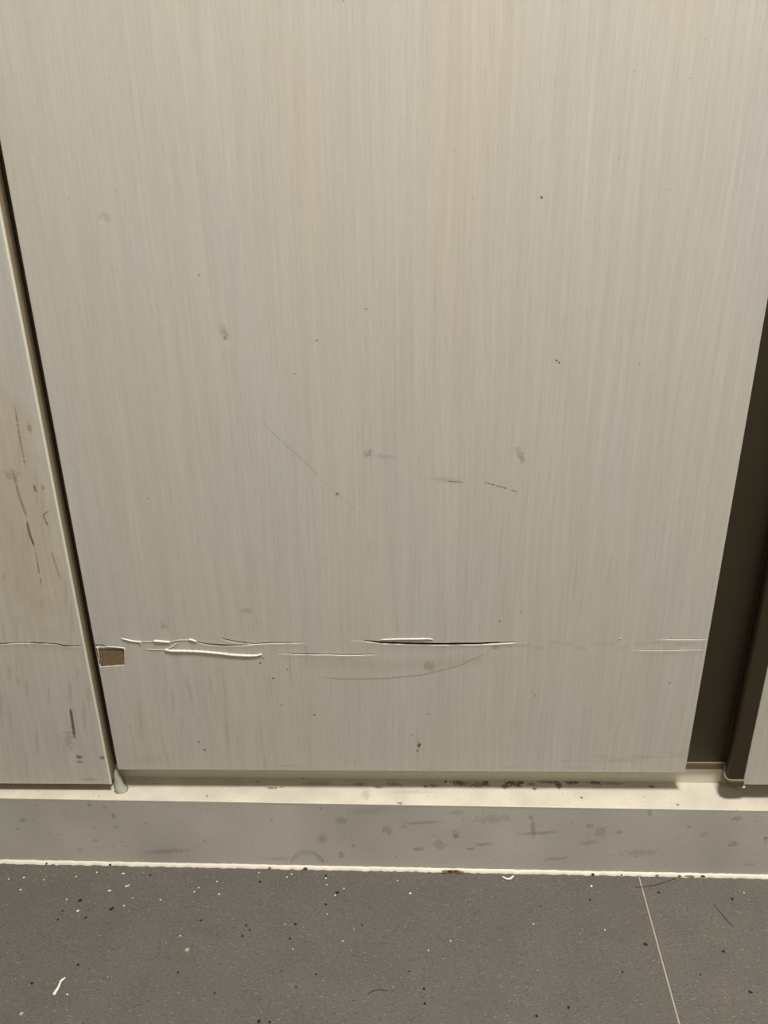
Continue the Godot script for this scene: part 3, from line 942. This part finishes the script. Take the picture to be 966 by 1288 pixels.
func left_door_marks(img: Image, lp: Callable) -> void:
	var white := rgb(238, 234, 222)
	stroke(img, path(lp, [[-40, 811], [0, 810.8], [30, 810], [52, 810.2], [70, 811.2], [80, 813.4], [94, 814], [106, 813.6]]), 1.2, white, 0.7)
	stroke(img, path(lp, [[-40, 810], [0, 809.4], [14, 808.8]]), 0.9, rgb(70, 54, 40), 0.8)
	stroke(img, path(lp, [[38, 808.4], [56, 808.6], [70, 809.6], [80, 812], [106, 812]]), 0.9, rgb(60, 46, 34), 0.85)
	var rust := rgb(118, 84, 46)
	stroke(img, path(lp, [[33.5, 655], [35, 664], [37, 672], [40, 680], [43, 688]]), 1.8, rust, 0.8, 0.25)
	stroke(img, path(lp, [[42, 609], [43, 613], [44.5, 619]]), 1.3, rust, 0.8, 0.3)
	stroke(img, path(lp, [[53, 610], [54.5, 616]]), 1.0, rust, 0.5)
	stroke(img, path(lp, [[62, 642], [57, 645], [54, 648], [57, 655], [60, 662]]), 1.3, rgb(136, 104, 64), 0.75, 0.25)
	stroke(img, path(lp, [[44, 690], [48, 715], [52, 738]]), 1.2, rgb(140, 120, 92), 0.6, 0.3)
	stroke(img, path(lp, [[15, 590], [24, 625], [34, 652]]), 2.2, rgb(158, 138, 108), 0.4, 0.2)
	blot(img, lp.call(36.5, 538), Vector2(4, 9), rgb(132, 110, 80), 0.55, 0.0, 0.8)
	blot(img, lp.call(14, 597), Vector2(12, 14), rgb(158, 140, 112), 0.4, 0.0, 0.8)
	stroke(img, path(lp, [[18, 508], [24, 548], [32, 590]]), 1.6, rgb(150, 130, 100), 0.4, 0.2)
	stroke(img, path(lp, [[63, 690], [70, 712], [76, 730]]), 1.2, rgb(150, 130, 104), 0.4, 0.2)
	var grey := rgb(112, 98, 82)
	stroke(img, path(lp, [[88, 890], [91, 910], [94, 930]]), 2.4, grey, 0.5, 0.2)
	blot(img, lp.call(99, 952), Vector2(6, 5), rgb(96, 76, 60), 0.7, 0.0, 0.6)
	blot(img, lp.call(100, 958), Vector2(6, 5), grey, 0.4, 0.0, 0.6)
	blot(img, lp.call(129, 953), Vector2(7, 6), rgb(118, 96, 80), 0.6, 0.0, 0.6)
	blot(img, lp.call(86, 930), Vector2(10, 40), rgb(156, 144, 124), 0.35, 0.15, 0.8)
	blot(img, lp.call(112, 980), Vector2(16, 4), rgb(140, 126, 100), 0.35, 0.0, 0.6)
	blot(img, lp.call(20, 640), Vector2(70, 330), rgb(196, 178, 150), 0.30, 0.0, 0.3)
	rng.seed = 322
	for k in 40:
		blot(img, lp.call(rng.randf_range(0, 120), rng.randf_range(560, 970)), Vector2(rng.randf_range(1.2, 4), rng.randf_range(10, 50)), rgb(160, 146, 122), rng.randf_range(0.08, 0.3), 0.12, 0.7)

# ------------------------------------------------------------------ lamps
func build_lamp(at: Vector3, i: int) -> void:
	var t := thing("ceiling_lamp", at)
	tag(t, ["square flat ceiling light panel just in front of the cabinets", "square flat ceiling light panel in the middle of the room"][i], "lamp")
	put("housing", block(-0.21, 0.21, 0.0, 0.08, -0.21, 0.21, 0.004), paint(rgb(225, 225, 222), 0.4), t)
	var m := StandardMaterial3D.new()
	m.albedo_color = Color(1, 0.97, 0.92)
	m.emission_enabled = true
	m.emission = Color(1.0, 0.982, 0.957)
	m.emission_energy_multiplier = 1.5
	put("diffuser", block(-0.18, 0.18, -0.006, 0.0, -0.18, 0.18, 0.001), m, t)

# ------------------------------------------------------------------ litter on the floor
const RANK := ["leftmost", "second", "third", "fourth", "fifth", "sixth", "seventh", "eighth", "ninth", "tenth", "eleventh", "twelfth", "thirteenth", "fourteenth", "fifteenth", "sixteenth", "seventeenth", "eighteenth", "nineteenth", "twentieth"]
func litter_labels(spots: Array, what: String) -> Array:
	# tells the grains apart by the strip of floor they lie in and their turn from the left
	var strips := ["close along the white sealant bead", "a little out from the sealant bead", "in the middle of the visible floor", "on the tile towards the bottom edge"]
	var out := []
	for s in spots:
		var mine := strip_of(s[1])
		var rank := 0
		for o in spots:
			if strip_of(o[1]) == mine and o[0] < s[0]: rank += 1
		out.append(("leftmost tiny %s %s" % [what, strips[mine]]) if rank == 0 else ("%s tiny %s from left, %s" % [RANK[rank], what, strips[mine]]))
	return out
func strip_of(py: float) -> int:
	return 0 if py < 1112.0 else (1 if py < 1135.0 else (2 if py < 1190.0 else 3))

func build_debris() -> void:
	var chip_mat := paint(rgb(232, 226, 212), 0.6)
	var black_mat := paint(rgb(30, 26, 22), 0.8)
	var tan_mat := paint(rgb(176, 160, 130), 0.8)
	# white paint chips: px, py, radius px, elongation, turn
	var whites := [[122, 1097.7, 1.6, 1, 0], [155, 1099, 1.5, 1.8, 0], [30, 1104, 1.2, 1.8, .4], [11, 1106, 1.2, 1.3, 0], [26, 1119.5, 1.6, 1, 0], [160, 1114.8, 1.5, 2.8, .5], [138, 1120.6, 1.5, 1.9, 0.2], [84, 1131.5, 1.1, 1.4, 0], [98, 1146, 2.4, 1.1, 0], [156, 1139.4, 1.6, 1, 1], [167, 1129.5, 1.2, 1, 0], [250, 1116.8, 1.3, 1, 0], [244.6, 1122, 1.2, 1.4, 0], [276, 1125, 1.2, 1.8, .2], [273, 1109, 1.2, 1.5, 0], [202, 1132, 1.4, 1, 0], [227, 1177.6, 1.3, 1.3, 0], [325.6, 1098, 1.5, 1, 0], [85, 1251, 1.2, 1.8, 0],
		[361, 1103.5, 1.3, 1.3, 0], [367, 1099.7, 1.4, 1.3, 0], [410, 1105, 1.6, 1, 0], [411, 1113, 1.2, 1, 0], [421.5, 1126.4, 1.7, 1.1, 0], [432.7, 1117.8, 1.4, 1, 0], [516, 1124, 1.9, 1.6, -.2], [500, 1108, 1.3, 1, 0], [411.6, 1150, 1.3, 1, 0], [566.7, 1183.8, 1.4, 1, 0], [358.6, 1163, 1.2, 1, 0], [368, 1194, 1.2, 1, 0], [431, 1184.5, 1.3, 1, 0], [539, 1195.7, 1.2, 1, 0], [743.6, 1115, 1.9, 1.3, -.3], [761, 1170, 1.2, 1, 0], [671, 1162.5, 1.2, 1, 0], [936, 1123, 1.3, 1, 0], [55, 1107, 1.0, 1.5, 0], [96, 1103, 1.0, 1.8, 0]]
	var blacks := [[101, 1133, 2.5, 1.1, .5], [140, 1143.8, 2.0, 2.0, .7], [108, 1154.4, 1.7, 1, 0], [78.6, 1146, 1.3, 1, 0], [73, 1157, 1.4, 1, 0], [98.4, 1213.8, 1.7, 1, 0], [40.3, 1237, 1.8, 1, 0], [224, 1223.4, 1.5, 1, 0], [189, 1101, 1.7, 1, 0], [310, 1164, 1.5, 1, 0], [305, 1177.6, 1.6, 1, 0], [253, 1158, 1.3, 1.6, 0], [325.6, 1285, 2.2, 1, 0], [327, 1109.3, 1.7, 1, 0], [270, 1249.4, 1.3, 1, 0], [410, 1102, 1.7, 1, 0], [410, 1138, 1.7, 1, 0], [371.6, 1162.6, 1.7, 1, 0], [364.8, 1180.7, 1.4, 1, 0], [455, 1164, 1.2, 1, 0], [515, 1222, 1.3, 1, 0], [533.5, 1244, 1.7, 1, 0], [534.6, 1262.7, 1.5, 1.3, 0], [354, 1221.4, 1.2, 1, 0], [397.5, 1225.5, 1.3, 1, 0], [372.6, 1242, 1.2, 1, 0], [339, 1286, 1.7, 1, 0], [828.7, 1122.7, 1.7, 1, 0], [921, 1130.8, 1.5, 2.0, 1.3], [811.8, 1188, 1.9, 1.6, -.4], [910, 1197, 1.6, 1.5, -.4], [943.7, 1248, 1.5, 1.7, -.4], [783, 1223, 1.5, 1, 0], [715, 1267.5, 1.6, 1, 0], [675, 1278, 1.6, 1, 0], [742, 1132, 1.4, 1, 0], [881, 1226.6, 1.3, 1, 0], [680, 1140, 1.2, 1, 0], [424, 1123, 1.8, 1.6, .2], [314, 1170, 1.1, 1.4, 0]]
	var white_names := litter_labels(whites, "white paint chip")
	var black_names := litter_labels(blacks, "black dirt crumb")
	for i in whites.size():
		var s: Array = whites[i]
		var o := put("paint_chip", flake_mesh(s[2] * 0.00062, s[3], 1000 + i), chip_mat, null, on_y(s[0], s[1]))
		o.rotation.y = s[4]
		tag(o, white_names[i], "paint chip", "white paint chips scattered on the floor")
	for i in blacks.size():
		var s: Array = blacks[i]
		var o := put("dirt_crumb", crumb_mesh(s[2] * 0.00078, s[3], 2000 + i), black_mat, null, on_y(s[0], s[1]))
		o.rotation.y = s[4]
		tag(o, black_names[i], "crumb", "black dirt crumbs scattered on the floor")
	var tn := put("gravel_grain", crumb_mesh(0.0023, 1.0, 31), tan_mat, null, on_y(235.7, 1195.5))
	tag(tn, "single tan grain of grit, larger than the black crumbs around it", "grit")
	var pale := put("plaster_crumb", crumb_mesh(0.0018, 1.1, 33), paint(rgb(170, 164, 150), 0.8), null, on_y(27, 1276))
	tag(pale, "pale grey plaster crumb on the tile in the lower left corner", "crumb")
	# long twisted sliver of laminate, lower left
	var sl := strand([[82, 1229.5], [79, 1232], [76.5, 1234], [74.5, 1239], [72.4, 1243.5], [70, 1247], [67.5, 1251.5]], 0.0011, [0.0007, 0.0013, 0.0010, 0.0011, 0.0014, 0.0016, 0.0018], true)
	tag(put("laminate_sliver", tube(sl[0], sl[1], 6, 0.6, Vector3.UP), chip_mat), "long twisted white sliver of laminate on the floor tile at lower left", "sliver")
	var fk := strand([[632, 1102.4], [637, 1105.2], [642, 1105], [646, 1101.6]], 0.0011, [0.0008, 0.0012, 0.0013, 0.0008], true)
	tag(put("sealant_flake", tube(fk[0], fk[1], 6, 0.7, Vector3.UP), chip_mat), "curved white sealant flake peeled off against the plinth bead near the centre", "flake")
	var sp := on_z(566, 1095.4, front_z(0.06) + 0.005)
	var splinter := strand([[556, 1096], [563, 1095.2], [577, 1095]], 0.0036, [0.0008, 0.0007, 0.0006], true)
	var so := put("wood_splinter", tube(splinter[0], splinter[1], 5, 1.0, Vector3.UP), paint(rgb(122, 92, 60), 0.8))
	tag(so, "thin brown wood splinter stuck on the white sealant bead", "splinter")
	so.position.z += sp.z * 0.0
	# hairs
	var hair := paint(rgb(44, 34, 26), 0.5)
	var hz := front_z(-0.08) + 0.0007
	var h1 := strand([[366, 1083], [371, 1075.5], [379, 1071], [388, 1070.2], [397, 1073], [404, 1079], [408, 1085]], hz, [0.00016, 0.0002])
	tag(put("hair", tube(h1[0], h1[1], 5), paint(rgb(84, 72, 58), 0.5)), "fine dark hair curved in an arch against the plinth front", "hair")
	var h2 := strand([[799, 1115.6], [812, 1115], [828, 1112], [840, 1108], [850, 1104.6]], 0.0006, [0.0003, 0.00035], true)
	tag(put("hair", tube(h2[0], h2[1], 5, 1.0, Vector3.UP), paint(rgb(82, 60, 40), 0.5)), "brown hair lying across the top of the pale grout joint", "hair")
	var h3 := strand([[897, 1137], [906, 1147], [914, 1157], [922, 1165]], 0.0004, [0.0002, 0.0004], true)
	tag(put("hair", tube(h3[0], h3[1], 5, 1.0, Vector3.UP), hair), "straight dark hair on the right-hand tile below a black crumb", "hair")
	var h4 := strand([[463, 1250], [470, 1246], [478, 1244.6], [487, 1246]], 0.0004, [0.0003, 0.0003], true)
	tag(put("hair", tube(h4[0], h4[1], 5, 1.0, Vector3.UP), hair), "short dark hair on the tile near the bottom centre", "hair")
	# uncountable fine grit
	var mm := MultiMesh.new()
	mm.transform_format = MultiMesh.TRANSFORM_3D
	mm.use_colors = true
	mm.mesh = crumb_mesh(0.0004, 1.2, 50)
	mm.instance_count = 900
	rng.seed = 5
	for k in 900:
		var x := rng.randf_range(-0.5, 0.5)
		var z := front_z(x) + 0.007 + pow(rng.randf(), 1.5) * 0.26
		var s := rng.randf_range(0.4, 1.15)
		mm.set_instance_transform(k, Transform3D(Basis(Vector3.UP, rng.randf() * TAU).scaled(Vector3(s, s * 0.7, s)), Vector3(x, 0, z)))
		var v := rng.randf()
		mm.set_instance_color(k, Color(0.03, 0.025, 0.02) if v < 0.5 else (Color(0.5, 0.46, 0.38) if v < 0.85 else Color(0.25, 0.19, 0.12)))
	var mi := MultiMeshInstance3D.new()
	mi.name = numbered("floor_grit")
	mi.multimesh = mm
	var gmat := paint(Color.WHITE, 0.9)
	gmat.vertex_color_use_as_albedo = true
	mi.material_override = gmat
	add_child(mi, true)
	tag(mi, "fine pale and dark grit strewn over the floor tiles along the plinth", "grit", "", "stuff")
